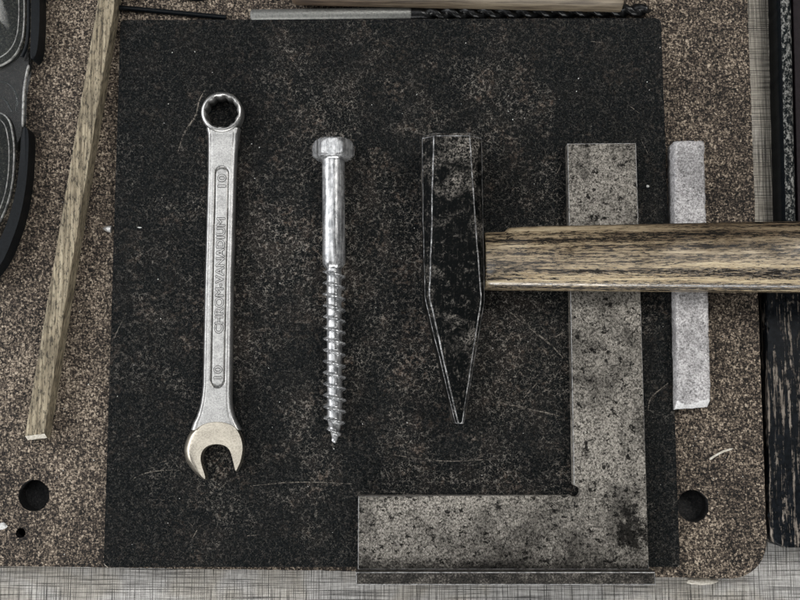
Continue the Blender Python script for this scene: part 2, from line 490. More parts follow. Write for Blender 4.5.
def tube(pts, rad, n=12, closed=False, sx=1.0, sz=1.0):
    rings = []; N = len(pts); pts = [Vector(p) for p in pts]
    for i, p in enumerate(pts):
        a = pts[(i - 1) % N] if closed else pts[max(0, i - 1)]; b = pts[(i + 1) % N] if closed else pts[min(N - 1, i + 1)]
        t = (b - a).normalized(); up = Vector((0, 0, 1)); s = t.cross(up).normalized(); u = s.cross(t)
        r = rad[i] if isinstance(rad, (list, tuple)) else rad
        rings.append([p + s * (r * sx * math.cos(2 * math.pi * k / n)) + u * (r * sz * math.sin(2 * math.pi * k / n)) for k in range(n)])
    if closed: rings.append(rings[0]); bm = loft(rings, cap=False); bmesh.ops.remove_doubles(bm, verts=bm.verts, dist=1e-5); return bm
    return loft(rings)


def slab(TL, TR, BR, BL, zt, zb, nx, ny, zf=None, mf=None, jit=0.0):
    """bar whose top is seen at four photo pixels (at height zt); zf shapes its top, mf picks a material"""
    c = [P(*q, zt) for q in (TL, TR, BR, BL)]
    bm = bmesh.new(); g = []
    for j in range(ny + 1):
        v = j / ny; row = []
        for i in range(nx + 1):
            u = i / nx; p = lerp(lerp(c[0], c[1], u), lerp(c[3], c[2], u), v).copy()
            if jit and (i in (0, nx) or j in (0, ny)):
                p.x += jit * mnoise.noise((p.x * 0.5, p.y * 0.35, 1)); p.y += jit * mnoise.noise((p.x * 0.6, p.y * 0.5, 7))
            if zf: p.z += zf(u, v, p)
            row.append(bm.verts.new(p))
        g.append(row)
    for j in range(ny):
        for i in range(nx):
            f = bm.faces.new((g[j][i], g[j + 1][i], g[j + 1][i + 1], g[j][i + 1]))
            if mf: f.material_index = mf((i + .5) / nx, (j + .5) / ny)
    loop = g[0][::-1] + [g[j][0] for j in range(1, ny + 1)] + g[ny][1:] + [g[j][nx] for j in range(ny - 1, 0, -1)]
    low = [bm.verts.new((v.co.x, v.co.y, zb)) for v in loop]; n = len(loop)
    for i in range(n): bm.faces.new((loop[i], loop[(i + 1) % n], low[(i + 1) % n], low[i]))
    bm.faces.new(low)
    return bm


def V2(px, z): return [tuple(P(x, y, z)[:2]) for x, y in px]


# ------------------------------------------------------------------ the setting: table
ZT = -12.0
bm = bmesh.new()
q = [bm.verts.new(p) for p in ((-700, -600, ZT), (700, -600, ZT), (700, 700, ZT), (-700, 700, ZT))]
bm.faces.new(q)
o = finish('table', bm, CLOTH, smooth=0); o['kind'] = 'structure'

# ------------------------------------------------------------------ chipboard
px = [(-150, 564), (0, 566), (105, 567.5), (350, 571), (650, 577)]
ol = V2(px, 0)
c0 = P(729, 540, 0); rr = 13.2
ol += arc_corner((c0.x, c0.y), rr, -95, 2, 10)
ol += V2([(747.5, 0), (744, -110), (-150, -110)], 0)
ol = roughen(ol, 1.2, 0.22, 0.5)
holes = []
for hx, hy, r in ((34, 495.5, 5.5), (693, 506, 5.6), (20.5, 533, 1.75)):
    c = P(hx, hy, 0)
    holes.append([(c.x + (r + 0.35 * mnoise.noise((k * 0.9, r, 1))) * math.cos(-2 * math.pi * k / 40), c.y + (r + 0.25 * mnoise.noise((k * 0.9, r, 5))) * math.sin(-2 * math.pi * k / 40)) for k in range(40)])
bm = prism(ol, -11.9, 0, holes=holes)
for h in holes:                                   # floor of each drilled hole, its shade put into the dark colour
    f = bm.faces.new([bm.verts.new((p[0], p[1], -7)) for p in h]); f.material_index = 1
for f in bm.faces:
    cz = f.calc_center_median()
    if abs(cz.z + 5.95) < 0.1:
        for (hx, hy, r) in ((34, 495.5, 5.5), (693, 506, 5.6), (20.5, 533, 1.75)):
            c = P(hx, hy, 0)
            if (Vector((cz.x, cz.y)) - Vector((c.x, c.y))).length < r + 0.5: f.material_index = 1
o = finish('chipboard', bm, [CHIP, HOLE], origin=(0, 0, -12), smooth=0)
tag(o, 'brown speckled chipboard with drilled holes lying under the black board', 'board')

# ------------------------------------------------------------------ black board
pc = [(120.5, 20), (661, 18), (680, 567), (103.5, 567)]
cs = [P(*p, ZB) for p in pc]
ol = []
for i in range(4):
    a, b, c = cs[i - 1], cs[i], cs[(i + 1) % 4]
    r = (0.9, 1.9, 0.9, 1.6)[i]
    p0 = b + (a - b).normalized() * r; p1 = b + (c - b).normalized() * r
    for k in range(6):
        t = k / 5; ol.append(tuple((p0 * (1 - t) ** 2 + b * 2 * t * (1 - t) + p1 * t * t)[:2]))
ol = ol[::-1]
ol = roughen(ol, 0.9, 0.09, 0.6)
bm = prism(ol, 0.05, ZB, 0.30, 2, 1)


def ribbon(bm, pts, wid, z, mi):
    pts = [P(x, y, z) for x, y in pts]
    pts = catmull([tuple(p) for p in pts], 5, False) if len(pts) > 2 else [lerp(pts[0], pts[1], k / 6) for k in range(7)]
    L = []; R = []
    for i, p in enumerate(pts):
        t = (pts[min(i + 1, len(pts) - 1)] - pts[max(i - 1, 0)]).normalized(); n = Vector((-t.y, t.x, 0))
        ww = wid * (0.35 + 0.65 * math.sin(math.pi * (i + 0.4) / len(pts))) * (0.8 + 0.5 * random.random())
        p = p + n * random.uniform(-.06, .06)
        L.append(bm.verts.new(p + n * ww / 2)); R.append(bm.verts.new(p - n * ww / 2))
    for i in range(len(pts) - 1):
        f = bm.faces.new((L[i], R[i], R[i + 1], L[i + 1])); f.material_index = mi


zs = ZB + 0.02
for pts, wd in [([(503, 306), (522, 322), (545, 340), (558, 352), (563, 358)], 0.55), ([(562, 352), (569, 365)], 0.4),
                ([(501, 403), (520, 407), (560, 416)], 0.55), ([(205, 90), (199, 101), (196, 115), (190, 124), (183, 136), (178, 152)], 0.6),
                ([(648, 412), (651, 398), (668, 383)], 0.4), ([(553, 338), (566, 331)], 0.35), ([(524, 398), (536, 384)], 0.4),
                ([(250, 486), (300, 482), (352, 484)], 0.35), ([(395, 455), (440, 461), (500, 459)], 0.3), ([(130, 480), (150, 472), (176, 470)], 0.3)]:
    ribbon(bm, pts, wd, zs, 2)
for k in range(34):
    x, y = random.uniform(115, 660), random.uniform(30, 555)
    a = random.uniform(0, math.pi); l = random.uniform(4, 22)
    ribbon(bm, [(x, y), (x + l * .5 * math.cos(a) + random.uniform(-.5, .5), y + l * .5 * math.sin(a)), (x + l * math.cos(a), y + l * math.sin(a))], random.uniform(0.10, 0.26), zs, 2)
o = finish('black_board', bm, [BOARD, BEDGE, SCR], origin=(0, 0, 0), smooth=0)
tag(o, 'flat scuffed black board lying under the wrench, screw and hammer', 'board')

# ------------------------------------------------------------------ wrench
base = P(218, 290, ZB)
wr = thing('combination_wrench', base, 'silver combination wrench with ring and open jaw on the black board', 'wrench')
LT = [(126, 205.5), (134, 207.5), (140, 207.4), (173, 207.2), (280, 204.3), (385, 202.2), (396, 201), (403, 199.8), (410, 198), (417, 195.6), (422, 192.8), (430, 190)]
RT = [(126, 240.5), (134, 238.5), (140, 238), (150, 236.6), (173, 235.3), (280, 232.6), (385, 231.3), (396, 231.2), (403, 231.6), (410, 232.4), (417, 234.4), (422, 236.8), (430, 241)]


def axis_x(y): return interp([(140, 221.6), (280, 218.4), (385, 216.5), (430, 214)], y)


def shank():
    bm = bmesh.new(); NX, zt, zb = 60, 8.9, 5.2; rows = []; mids = []
    ys = [128 + i for i in range(0, 303)]
    for y in ys:
        l, r = interp(LT, y), interp(RT, y); row = []
        for i in range(NX + 1):
            u = i / NX * 2 - 1; x = lerp(l, r, i / NX)
            z = zt - 1.15 * max(0, (abs(u) - 0.80) / 0.20) ** 2
            cx = axis_x(y) + 1.2; hw = 6.6
            yy = min(max(y, 173.6), 380.4); d = math.hypot(x - cx, y - yy) - hw
            z -= 0.42 * math.exp(-(d / 0.75) ** 2)
            if d < 0: z -= 0.16
            z -= 0.12 * math.exp(-((abs(u) - 0.74) / 0.05) ** 2)
            ws = max(0.0, (152 - y) / 18.0); z += 0.9 * ws * ws * (ws < 1) + 0.9 * (ws >= 1)
            row.append((P(x, y, zt).xy, z, d))
        rows.append(row)
    vs = [[bm.verts.new((p.x, p.y, z)) for p, z, d in row] for row in rows]
    for j in range(len(ys) - 1):
        for i in range(NX):
            f = bm.faces.new((vs[j][i], vs[j + 1][i], vs[j + 1][i + 1], vs[j][i + 1]))
            if abs(rows[j][i][2]) < 0.55: f.material_index = 1
    lo = []
    for row in vs:
        a, b = row[0].co, row[-1].co; w_ = (b - a) * 0.03
        lo.append((bm.verts.new((a.x, a.y, zb + 1)), bm.verts.new((a.x + w_.x * 2, a.y, zb)), bm.verts.new((b.x - w_.x * 2, b.y, zb)), bm.verts.new((b.x, b.y, zb + 1))))
    for j in range(len(ys) - 1):
        A, B = lo[j], lo[j + 1]
        bm.faces.new((vs[j][0], A[0], B[0], vs[j + 1][0])); bm.faces.new((vs[j][-1], vs[j + 1][-1], B[3], A[3]))
        for k in range(3): bm.faces.new((A[k], A[k + 1], B[k + 1], B[k]))
    bm.faces.new(vs[0] + list(lo[0][::-1])); bm.faces.new(vs[-1][::-1] + list(lo[-1]))
    return bm


finish('shank', shank(), [CHROME, GROOVE], wr, base, 40)


def ring():
    c = P(222.2, 112.8, 9); k = 1 / 2.83; N = 144; rings = []

    def star(t, a):
        r = 0
        for off in (0, math.pi / 6):
            q = ((t + off + 0.13) % (math.pi / 3)) - math.pi / 6; r = max(r, a / math.cos(q))
        return r
    prof = [(20.2, 4.3, 0), (21.2, 5.6, 0), (21.4, 9.0, 0), (21.1, 9.9, 0), (20.3, 10.45, 0), (19.0, 10.75, 0), (18.0, 10.8, 0), (17.2, 10.55, 0.2), (0, 9.6, 1), (0, 4.6, 1), (17.6, 4.1, 0)]
    for r, z, s in prof:
        row = []
        for i in range(N):
            t = 2 * math.pi * i / N; st = star(t, 14.7)
            rad = st if s == 1 else lerp(r, st + 1.0, s)
            row.append((c.x + rad * k * math.cos(t), c.y + rad * k * math.sin(t), z))
        rings.append(row)
    rings.append(rings[0])
    bm = loft(rings, cap=False); bmesh.ops.remove_doubles(bm, verts=bm.verts, dist=1e-5); return bm


finish('ring_end', ring(), CHROME, wr, base, 35)


def jaw():
    pts = [  # x, y, inset dx, dy of the bright face from the outline
        (200.7, 424.4, 2.0, 1.0), (194.4, 427.8, 4.0, 1.5), (188.4, 433.6, 5.6, 1.0), (184.6, 442.3, 6.5, 0), (183.2, 451, 6.6, -0.5), (185.2, 460.8, 6.0, -1.5), (191.3, 470, 4.6, -2.2),
        (199.5, 477.9, 2.0, -2.2), (205.6, 480.3, -0.6, -1.6), (205.4, 475, -0.5, 0), (202.2, 464.3, -0.5, 0), (201.3, 457.3, -0.4, -.3), (203.2, 451, -.3, -.4), (207.9, 446.6, 0, -.6), (216, 444.6, 0, -.6), (224.8, 446.2, 0, -.6), (229.8, 451.3, .4, -.4),
        (233.0, 462, .5, 0), (235.4, 471.6, .3, -1.2), (238.4, 468.4, -.6, -.8), (241.8, 459.6, -.8, 0), (243.5, 448, -.8, 0), (241.7, 437.5, -.8, .3), (236.6, 428, -.6, .6), (229.5, 423.6, -.2, .8), (220.6, 421.4, 0, .9), (210, 421.8, .3, .9)]
    lo = catmull([(a, b, 0) for a, b, c, d in pts], 5); hi = catmull([(a + c, b + d, 0) for a, b, c, d in pts], 5)
    rings = []
    for z, q in ((4.4, 0.5), (5.2, 0.0), (7.4, 0.0), (8.3, .18), (9.2, .72), (9.55, 1.0)):
        rings.append([P(*lerp(a, b, q)[:2], 9.0).xy.to_3d() + Vector((0, 0, z)) for a, b in zip(lo, hi)])
    return loft(rings)


finish('open_jaw', jaw(), JAWM, wr, base, 40)


def letters(body, y0, y1, xoff, cap_px, name):
    out = bmesh.new()
    k0 = 0.24
    for n_, (ox, oy, z, mi) in enumerate(((k0, 0, 8.730, 1), (-k0, 0, 8.733, 1), (0, k0, 8.736, 1), (0, -k0, 8.739, 1), (0, 0, 8.83, 0))):   # dark outline hugging the foot of each raised letter
        cu = bpy.data.curves.new(name, 'FONT'); cu.body = body; cu.extrude = 0.03; cu.resolution_u = 4
        tmp = bpy.data.objects.new(name, cu); COL.objects.link(tmp)
        dg = bpy.context.evaluated_depsgraph_get(); me = bpy.data.meshes.new_from_object(tmp.evaluated_get(dg))
        xs = [v.co.x for v in me.vertices]; ysv = [v.co.y for v in me.vertices]
        x0, x1, b0, b1 = min(xs), max(xs), min(ysv), max(ysv)
        bpy.data.objects.remove(tmp)
        for v in me.vertices:
            t = (v.co.x - x0) / (x1 - x0); h = (v.co.y - b0) / (b1 - b0); y = lerp(y0, y1, t)
            x = axis_x(y) + 1.2 + xoff + cap_px * (0.5 - h)
            p = P(x, y, 8.7); v.co = (p.x + ox, p.y + oy, z + v.co.z * 2.0)
        for f in me.polygons: f.material_index = mi
        out.from_mesh(me)
    return finish(name, out, [CHROME, OUTLINE], wr, base, 30)


letters('CHROM-VANADIUM', 333, 218, 0, 8.2, 'lettering')
letters('10', 187.0, 174.5, 0, 7.8, 'lettering')
letters('10', 378.5, 366, 0, 7.8, 'lettering')

# ------------------------------------------------------------------ lag screw
A = P(333.2, 140.5, 10.5); B = P(335.0, 443, 7.6)
base = (A + B) / 2; base.z = ZB
sw = thing('lag_screw', base, 'shiny zinc hex head wood screw lying between the wrench and the hammer', 'screw')
ax = (B - A).normalized(); sd = Vector((0, 0, 1)).cross(ax).normalized(); up = ax.cross(sd)
if up.z < 0: up = -up
LEN = (B - A).length


def axp(s, r, t): return A + ax * s + (sd * math.cos(t) + up * math.sin(t)) * r


def hexr(t, ap): q = ((t + math.pi / 6 - math.pi / 2) % (math.pi / 3)) - math.pi / 6; return ap / math.cos(q)


N = 96; rings = []
for s, cone, fl in ((0.0, 5.2, 0), (0.05, 6.0, 0), (0.7, 6.75, 0), (1.3, 7.15, 0), (2.0, 7.5, 0), (5.4, 7.6, 0), (5.9, 7.25, 0), (6.1, 6.7, 0), (6.45, 6.55, 1), (6.75, 6.2, 1), (6.8, 4.0, 1)):
    rings.append([axp(s, (min(hexr(2 * math.pi * k / N + math.pi / 6 * 0, 6.5), cone) if not fl else cone), 2 * math.pi * k / N) for k in range(N)])
finish('head', loft(rings), ZINC, sw, base, 22)
rings = [[axp(s, r, 2 * math.pi * k / 48) for k in range(48)] for s, r in ((6.6, 4.6), (7.2, 4.1), (8.2, 4.02), (30, 4.0), (43.6, 4.0), (44.6, 3.85), (45.4, 3.3), (46.2, 2.7))]
finish('shank', loft(rings), ZINC, sw, base, 35)
rings = []; S0, S1, PITCH = 45.2, LEN, 3.93; n = int((S1 - S0) / PITCH * 18)
for j in range(n + 1):
    s = lerp(S0, S1, j / n); row = []
    tip = min(1.0, max(0.0, (S1 - s) / 8.5)); core = 2.65 * (0.10 + 0.90 * tip ** 0.8); h = 1.42 * (0.30 + 0.70 * min(1, tip * 1.15)) * min(1, (s - S0) / 2.0)
    if tip < .02: h = 0.05
    for k in range(48):
        t = 2 * math.pi * k / 48; ph = (s / PITCH + k / 48) % 1.0
        d = abs(ph - 0.5); prof = max(0.0, 1 - max(0, d - 0.035) / 0.17)
        rr = core + h * prof ** 1.2
        rr += 0.035 * mnoise.noise((s * 0.8, math.cos(t) * 2, math.sin(t) * 2)) * (2.0 if tip < 1 else 1.0)
        row.append(axp(s, max(0.03, rr), t))
    rings.append(row)
finish('thread', loft(rings), ZINC, sw, base, 45)

# ------------------------------------------------------------------ pale stone stick
def zf(u, v, p):
    d = min(u, 1 - u) * 11.0
    z = -0.5 * max(0, 1 - d / (0.9 + 0.5 * mnoise.noise((p.y * .4, u, 2)))) ** 2
    e = (1 - v) * 96.0; lim = 2.2 + 0.8 * mnoise.noise((u * 3, 4, 1)) + 1.0 * max(0, 1 - u * 5)
    z -= 4.2 * max(0, 1 - e / lim)
    z -= 0.6 * max(0, 1 - v * 96.0 / 0.8)
    return z + 0.10 * mnoise.noise((p.x * .8, p.y * .8, 5))


o = finish('stone_stick', slab((674.5, 141), (704.5, 140.5), (711, 407), (677.5, 409.5), 9.6, 0.05, 20, 190, zf, lambda u, v: 1 if v > 0.977 + 0.006 * math.sin(u * 5) - 0.010 * max(0, 1 - u * 5) else 0, 0.35),
           [STONE, FRESH], origin=(P(692, 275, 0).x, P(692, 275, 0).y, 0), smooth=50)
tag(o, 'whitish stone stick with a chipped end passing under the hammer handle', 'stick')

# ------------------------------------------------------------------ machinist square
yF = P(500, 572, 15).y
base = P(575, 520, ZB); base = Vector((base.x, base.y, 0.0))
sq = thing('machinist_square', base, 'pitted grey steel L-shaped square partly under the hammer handle', 'square')
zp = 9.0
ol = V2([(567.5, 143.5), (636, 143), (648.3, 560)], zp)
ol.append((ol[-1][0] + 0.08, yF - 0.05)); l = P(358, 530, zp).x; ol.append((l, yF - 0.05))
ol += V2([(358.3, 496), (568.5, 496)], zp)
cc = P(575, 491.5, zp); r = 2.1
ol += [(cc.x + r * math.cos(math.radians(a)), cc.y + r * math.sin(math.radians(a))) for a in range(215, 461, 15)]
ol += V2([(573.9, 484)], zp)
finish('plate', prism(ol[::-1], ZB + 0.05, zp, 0.22, 2, 1), [PLATE, PEDGE], sq, base, 30)
f = [P(355.8, 572, 15), P(655, 572, 15), P(655.8, 585, 15), P(356, 585, 15)]
bm = prism([tuple(p[:2]) for p in f][::-1], 0.05, 15, 0.3, 2, 1)
finish('flange', bm, [FLANGE, PEDGE], sq, base, 30)

# ------------------------------------------------------------------ hammer
base = P(455, 280, ZB)
hm = thing('hammer', base, 'cross-peen hammer with black steel head and worn ash handle', 'hammer')
#  y, outer left, inner left, inner right, outer right (photo px), z0, z1
ST_ = [(134.6, 423.6, 434.5, 469.5, 480.0, 5.0, 26.2), (137.2, 422.0, 433.5, 469.8, 481.3, 4.1, 27), (220, 422.8, 431.8, 475.3, 482.6, 4.1, 27), (296, 424.5, 429.4, 481.2, 484.2, 4.1, 27),
       (302, 425.6, 430.2, 481.0, 484.0, 4.1, 27), (421, 454.2, 457.6, 462.6, 463.9, 4.6, 26), (423.6, 456.0, 458.2, 461.8, 462.8, 5.6, 25.6)]
hr = []
for y, a, b, c, d, z0, z1 in ST_:
    zc = 3.6 if y < 290 else (1.2 if y < 350 else 0.7)
    zl = z1 - zc
    A_, D_ = P(a, y, zl - 2).x, P(d, y, zl - 2).x; B_, C_ = P(b, y, z1).x, P(c, y, z1).x; Y = P(450, y, z1 - 2).y
    B_ = min(max(B_, A_ + .2), D_); C_ = min(max(C_, B_ + 0.3), D_ - .2)
    hr.append([(A_, Y, z0 + zc), (A_, Y, zl), (B_, Y, z1), (C_, Y, z1), (D_, Y, zl), (D_, Y, z0 + zc), (C_, Y, z0), (B_, Y, z0)])
rings = []
for q0, q1 in zip(hr, hr[1:]):                    # forged faces are never quite straight
    n = max(1, int(abs(q0[0][1] - q1[0][1]) / 2.5))
    for k in range(n):
        rings.append([lerp(Vector(a), Vector(b), k / n) for a, b in zip(q0, q1)])
rings.append([Vector(a) for a in hr[-1]])
for r_ in rings:
    for i, p in enumerate(r_):
        p.x += 0.16 * mnoise.noise((i * 3.3, p.y * 0.22, 1)); p.z += 0.12 * mnoise.noise((i * 3.3, p.y * 0.3, 8)) * (p.z > 8)
bm = loft(rings)
bmesh.ops.recalc_face_normals(bm, faces=bm.faces); bm.normal_update(); bm.edges.ensure_lookup_table()
es = []
for e in bm.edges:
    if len(e.link_faces) == 2 and e.calc_face_angle(0) > math.radians(11) and not (all(abs(v.co.y - P(450, 421, 24).y) < 0.6 for v in e.verts)): es.append(e)
bmesh.ops.bevel(bm, geom=es, offset=0.25, segments=2, profile=0.5, affect='EDGES', material=1, clamp_overlap=True)
finish('head', bm, [HAMMER, HEDGE], hm, base, 30)

rings = []; K = 40
xs = [484.2, 485.5, 495, 504, 505.5, 508, 520] + list(range(540, 1000, 20))
for x in xs:
    yt = interp([(484, 233.2), (504, 232.6), (508, 228.6), (525, 227.2), (640, 224.8), (720, 223.0), (800, 221.6), (1000, 216)], x)
    yb = interp([(484, 290), (640, 291.4), (800, 292.6), (1000, 297)], x)
    zc = 16.0 + (x - 485) / 315 * 1.6
    pt, pb = P(x, yt, zc), P(x, yb, zc); cy = (pt.y + pb.y) / 2; hy = (pt.y - pb.y) / 2; X = P(x, 260, zc).x; hz = 6.3
    sh = 0.97 if x == xs[0] else 1.0
    row = []
    for k in range(K):
        t = 2 * math.pi * k / K; ct, s_ = math.cos(t), math.sin(t); e = 0.72
        row.append((X, cy + sh * hy * math.copysign(abs(ct) ** e, ct), zc + sh * hz * math.copysign(abs(s_) ** e, s_)))
    rings.append(row)
bm = loft(rings)
ho = finish('handle', bm, HANDLE, hm, P(485, 260, 16), 40)
ho.location = (P(485, 260, 16) - base) * MM

# ------------------------------------------------------------------ long wooden stick at left
def zf(u, v, p):
    d = min(u, 1 - u) * 6.3
    z = -0.12 * max(0, 1 - d / 0.4) ** 2 + 0.10 * mnoise.noise((p.x * 0.9, p.y * 0.25, 3))
    e = (1 - v) * 172.0
    z -= 3.5 * max(0, 1 - e / (1.5 + 1.2 * mnoise.noise((u * 4, 1, 1))))
    return z


o = finish('wooden_stick', slab((105.5, -45), (122.5, -45), (43.5, 438), (24, 440.5), 7.0, 0.05, 16, 240, zf, lambda u, v: 1 if v > 0.992 else 0, 0.10), [STICK, BROKEN],
           origin=(P(60, 300, 0).x, P(60, 300, 0).y, 0), smooth=50)
tag(o, 'long square wooden stick with a splintered end, slanting left of the black board', 'stick')

# ------------------------------------------------------------------ safety glasses at the left edge
base = P(0, 120, 0); base = Vector((base.x, base.y, 0))
sg = thing('safety_glasses', base, 'clear plastic safety glasses with black side frames at the left edge', 'glasses')
up_l = [(24.5, 0), (24.5, 22), (22, 42), (14, 57), (0, 66), (-22, 70), (-50, 62), (-74, 40), (-84, 5), (-80, -40), (-58, -74), (-20, -82), (10, -66), (22, -32)]
lo_l = [(-20, 109), (0, 113), (9, 120), (13, 134), (14.5, 152), (13, 180), (7.5, 205), (-4, 228), (-24, 248), (-52, 250), (-78, 228), (-88, 185), (-80, 140), (-52, 114)]
for lp in (up_l, lo_l):
    c = catmull([(a, b, 0) for a, b in lp], 6)
    mid = Vector((sum(p.x for p in c) / len(c), sum(p.y for p in c) / len(c), 0)); rr_ = []
    for z, q in [(5.0 + 8.0 * math.cos(math.pi / 2 * q), q) for q in (1.0, .97, .92, .85, .75, .64, .52, .4, .28, .15, .03)]:
        rr_.append([P(*lerp(mid, p, q)[:2], 5).xy.to_3d() + Vector((0, 0, z)) for p in c])
    rr2 = [[p - Vector((0, 0, 1.4)) for p in r_] for r_ in rr_][::-1]
    rings = rr2 + rr_; rings.append(rings[0])
    bm = loft(rings, cap=False); bmesh.ops.remove_doubles(bm, verts=bm.verts, dist=1e-4)
    finish('lens_rim_glint', tube([P(*lerp(mid, p, 0.90)[:2], 5).xy.to_3d() + Vector((0, 0, 6.4)) for p in c], 0.22, 8, True), RIMC, sg, base, 60)  # inset ring added as a concentric highlight on the lens
    finish('lens', bm, CLEAR, sg, base, 60)
    finish('lens_rim_glint', tube([P(p.x, p.y, 5) .xy.to_3d() + Vector((0, 0, 5.2)) for p in c], 0.46, 10, True, 0.8, 1.3), RIMC, sg, base, 60)
br = [(28.5, 66), (25, 84), (23.2, 100), (22.5, 126), (20.8, 136), (16, 150), (15.5, 140), (14, 128), (9.5, 117), (0, 110.5), (-20, 106.5), (-50, 110), (-60, 90), (-50, 66), (-22, 72.5), (1, 68.5), (15.5, 59.5), (24, 44), (30, 52)]
finish('bridge', prism([P(a, b, 4).xy for a, b in br][::-1], 0.6, 4.0, 0.5, 3), SMOKE, sg, base, 40)
finish('bridge_edge', tube(catmull([tuple(P(a, b, 4)) for a, b in ((28.8, 65), (26, 78), (24, 92), (23.3, 110), (22.8, 127))], 5, False), [0.3] + [0.55] * 18 + [0.5, 0.3], 8), RIMC, sg, base, 60)
for pts in ([(-8, 84), (4, 82), (13, 88), (17, 99), (16, 112)], [(-10, 98), (2, 98), (8, 104), (12, 113)]):  # curved glints on the bridge, put in as thin clear tubes
    finish('bridge_glint', tube(catmull([tuple(P(a, b, 4)) for a, b in pts], 5, False), [0.1] + [0.4] * (5 * (len(pts) - 1) - 1) + [0.1], 8), CLEAR, sg, base, 60)
fr1 = [(31, -60), (38, -60), (39.4, 0), (39.2, 26), (37.6, 46), (35.5, 55), (32.5, 58.5), (30.2, 56), (30.6, 40), (31, 0)]
fr2 = [(23.5, 127), (26.5, 127.5), (28.2, 134), (28.4, 150), (26.4, 180), (21, 212), (12, 240), (0, 265), (-20, 286), (-26, 276), (-10, 256), (1, 237), (10, 213), (16.5, 186), (19.8, 158), (21, 138)]
for f_ in (fr1, fr2):
    c = catmull([(*P(a, b, 7).xy, 0) for a, b in f_], 4)
    finish('side_frame', prism([p.xy for p in c][::-1], 0.1, 7.0, 0.8, 3), BLACK, sg, base, 40)
finish('frame_liner', tube(catmull([tuple(P(a, b, 6)) for a, b in ((28.4, -60), (28.6, 0), (28.4, 25), (26.6, 45), (22, 57))], 5, False), 0.7, 8), BLACK, sg, base, 60)

# ------------------------------------------------------------------ drill bit along the top edge
A = P(251, 16.2, 2.6); B = P(652, 10.5, 2.6); base = P(450, 13, 0)
db = thing('drill_bit', base, 'twist drill bit with grey shank and black flutes along the top of the black board', 'drill bit')
ax = (B - A).normalized(); sd = Vector((0, 0, 1)).cross(ax).normalized(); up = Vector((0, 0, 1)); L = (B - A).length; Rr = 2.5; sp = L * (411 - 251) / 401
rings = [[A + ax * s + (sd * math.cos(2 * math.pi * k / 32) + up * math.sin(2 * math.pi * k / 32)) * r for k in range(32)] for s, r in ((0, 1.9), (0.5, 2.4), (sp - .4, 2.5), (sp, 2.3))]
finish('shank', loft(rings), SHANKM, db, base, 40)
rings = []
for j in range(301):
    s = lerp(sp + .02, L, j / 300); row = []
    tip = min(1, (L - s) / 2.4); fl = min(1, max(0, (s - sp - 3) / 6))
    for k in range(48):
        t = 2 * math.pi * k / 48; a = (t - s / 13.0 * 2 * math.pi) % math.pi; d = abs(a - math.pi / 2)
        r = Rr * (1 - fl * 0.62 * max(0, 1 - d / 1.05) ** 0.7) * (0.05 + .95 * tip)
        row.append(A + ax * s + (sd * math.cos(t) + up * math.sin(t)) * r)
    rings.append(row)
finish('flutes', loft(rings), OXIDE, db, base, 40)

# ------------------------------------------------------------------ round wooden rod beyond it
A = P(292, -12, 6.4); B = P(622, -4.8, 6.4); base = P(455, -8, 0)
ax = (B - A).normalized(); sd = Vector((0, 0, 1)).cross(ax).normalized(); up = Vector((0, 0, 1)); L = (B - A).length
rings = [[A + ax * s + (sd * math.cos(2 * math.pi * k / 36) + up * math.sin(2 * math.pi * k / 36)) * r * (1 + .02 * mnoise.noise((s * .1, k * .3, 1))) for k in range(36)]
         for s, r in [(0, 4.8), (0.6, 5.6)] + [(lerp(2, L - 1.2, q / 30), 6.1) for q in range(31)] + [(L - .3, 5.9), (L, 5.0)]]


def mat_rod():
    m = M('turned_wood')
    g = m.noise(1, 4, 0.7, vec=m.map((0.05, 1.0, 1.0))); x = m.sep()[0]
    c = m.ramp(g, [(0.38, (0.07, 0.052, 0.035)), (0.60, (0.21, 0.172, 0.12))])
    k = m.ramp(m.math('ADD', m.math('DIVIDE', x, 120.0), m.math('ADD', m.math('MULTIPLY', m.noise(0.08, 4, 0.7), 0.5), 0.25)), [(0.1, 1.0), (0.62, 0.0)])
    c = m.mix(m.math('MULTIPLY', k, 0.85), c, (0.30, 0.22, 0.19), 'MULTIPLY')
    m.bump(g, 0.08); return m.set(c, 0.5)


o = finish('wooden_rod', loft(rings), mat_rod(), origin=base, smooth=40)
tag(o, 'round wooden rod lying behind the drill bit at the top edge', 'rod')

# ------------------------------------------------------------------ black wire and round cap at the top left
pts = [P(108, 5.5, 1.0), P(119, 7.6, 1.0), P(150, 10.4, 1.0), P(190, 14.2, 1.0), P(226, 17.6, 1.0)]
o = finish('black_wire', tube(catmull([tuple(p) for p in pts], 6, False), 0.95, 12), BLACK, origin=(P(170, 12, 0).x, P(170, 12, 0).y, 0), smooth=60)
tag(o, 'thin black wire lying between the wooden stick and the drill bit', 'wire')
c = P(197, -38, 0); k = 1 / 2.75
prof = [(0, 3.6), (30, 3.6), (35, 3.2), (37, 2.6), (38.5, 2.7), (40.3, 2.3), (42.2, 1.6), (42.8, 0.6), (42.0, 0.05)]
rings = [[(c.x + max(r, .01) * k * math.cos(2 * math.pi * i / 72), c.y + max(r, .01) * k * math.sin(2 * math.pi * i / 72), z) for i in range(72)] for r, z in prof]
bm = loft(rings); bmesh.ops.remove_doubles(bm, verts=bm.verts, dist=1e-4)
for f in bm.faces:
    q = f.calc_center_median(); d = math.hypot(q.x - c.x, q.y - c.y) / k
    if 37 < d < 40: f.material_index = 1
o = finish('round_cap', bm, [BLACK, PEDGE], origin=(c.x, c.y, 0), smooth=40)
tag(o, 'round black cap with a pale ring, cut off by the top edge', 'cap')

# ------------------------------------------------------------------ right edge: scuffed rail, purple box, peeling board
def zf(u, v, p):
    return -3.0 * abs(u * 2 - 1) ** 3 + 0.15 * mnoise.noise((p.x * .7, p.y * .4, 2))


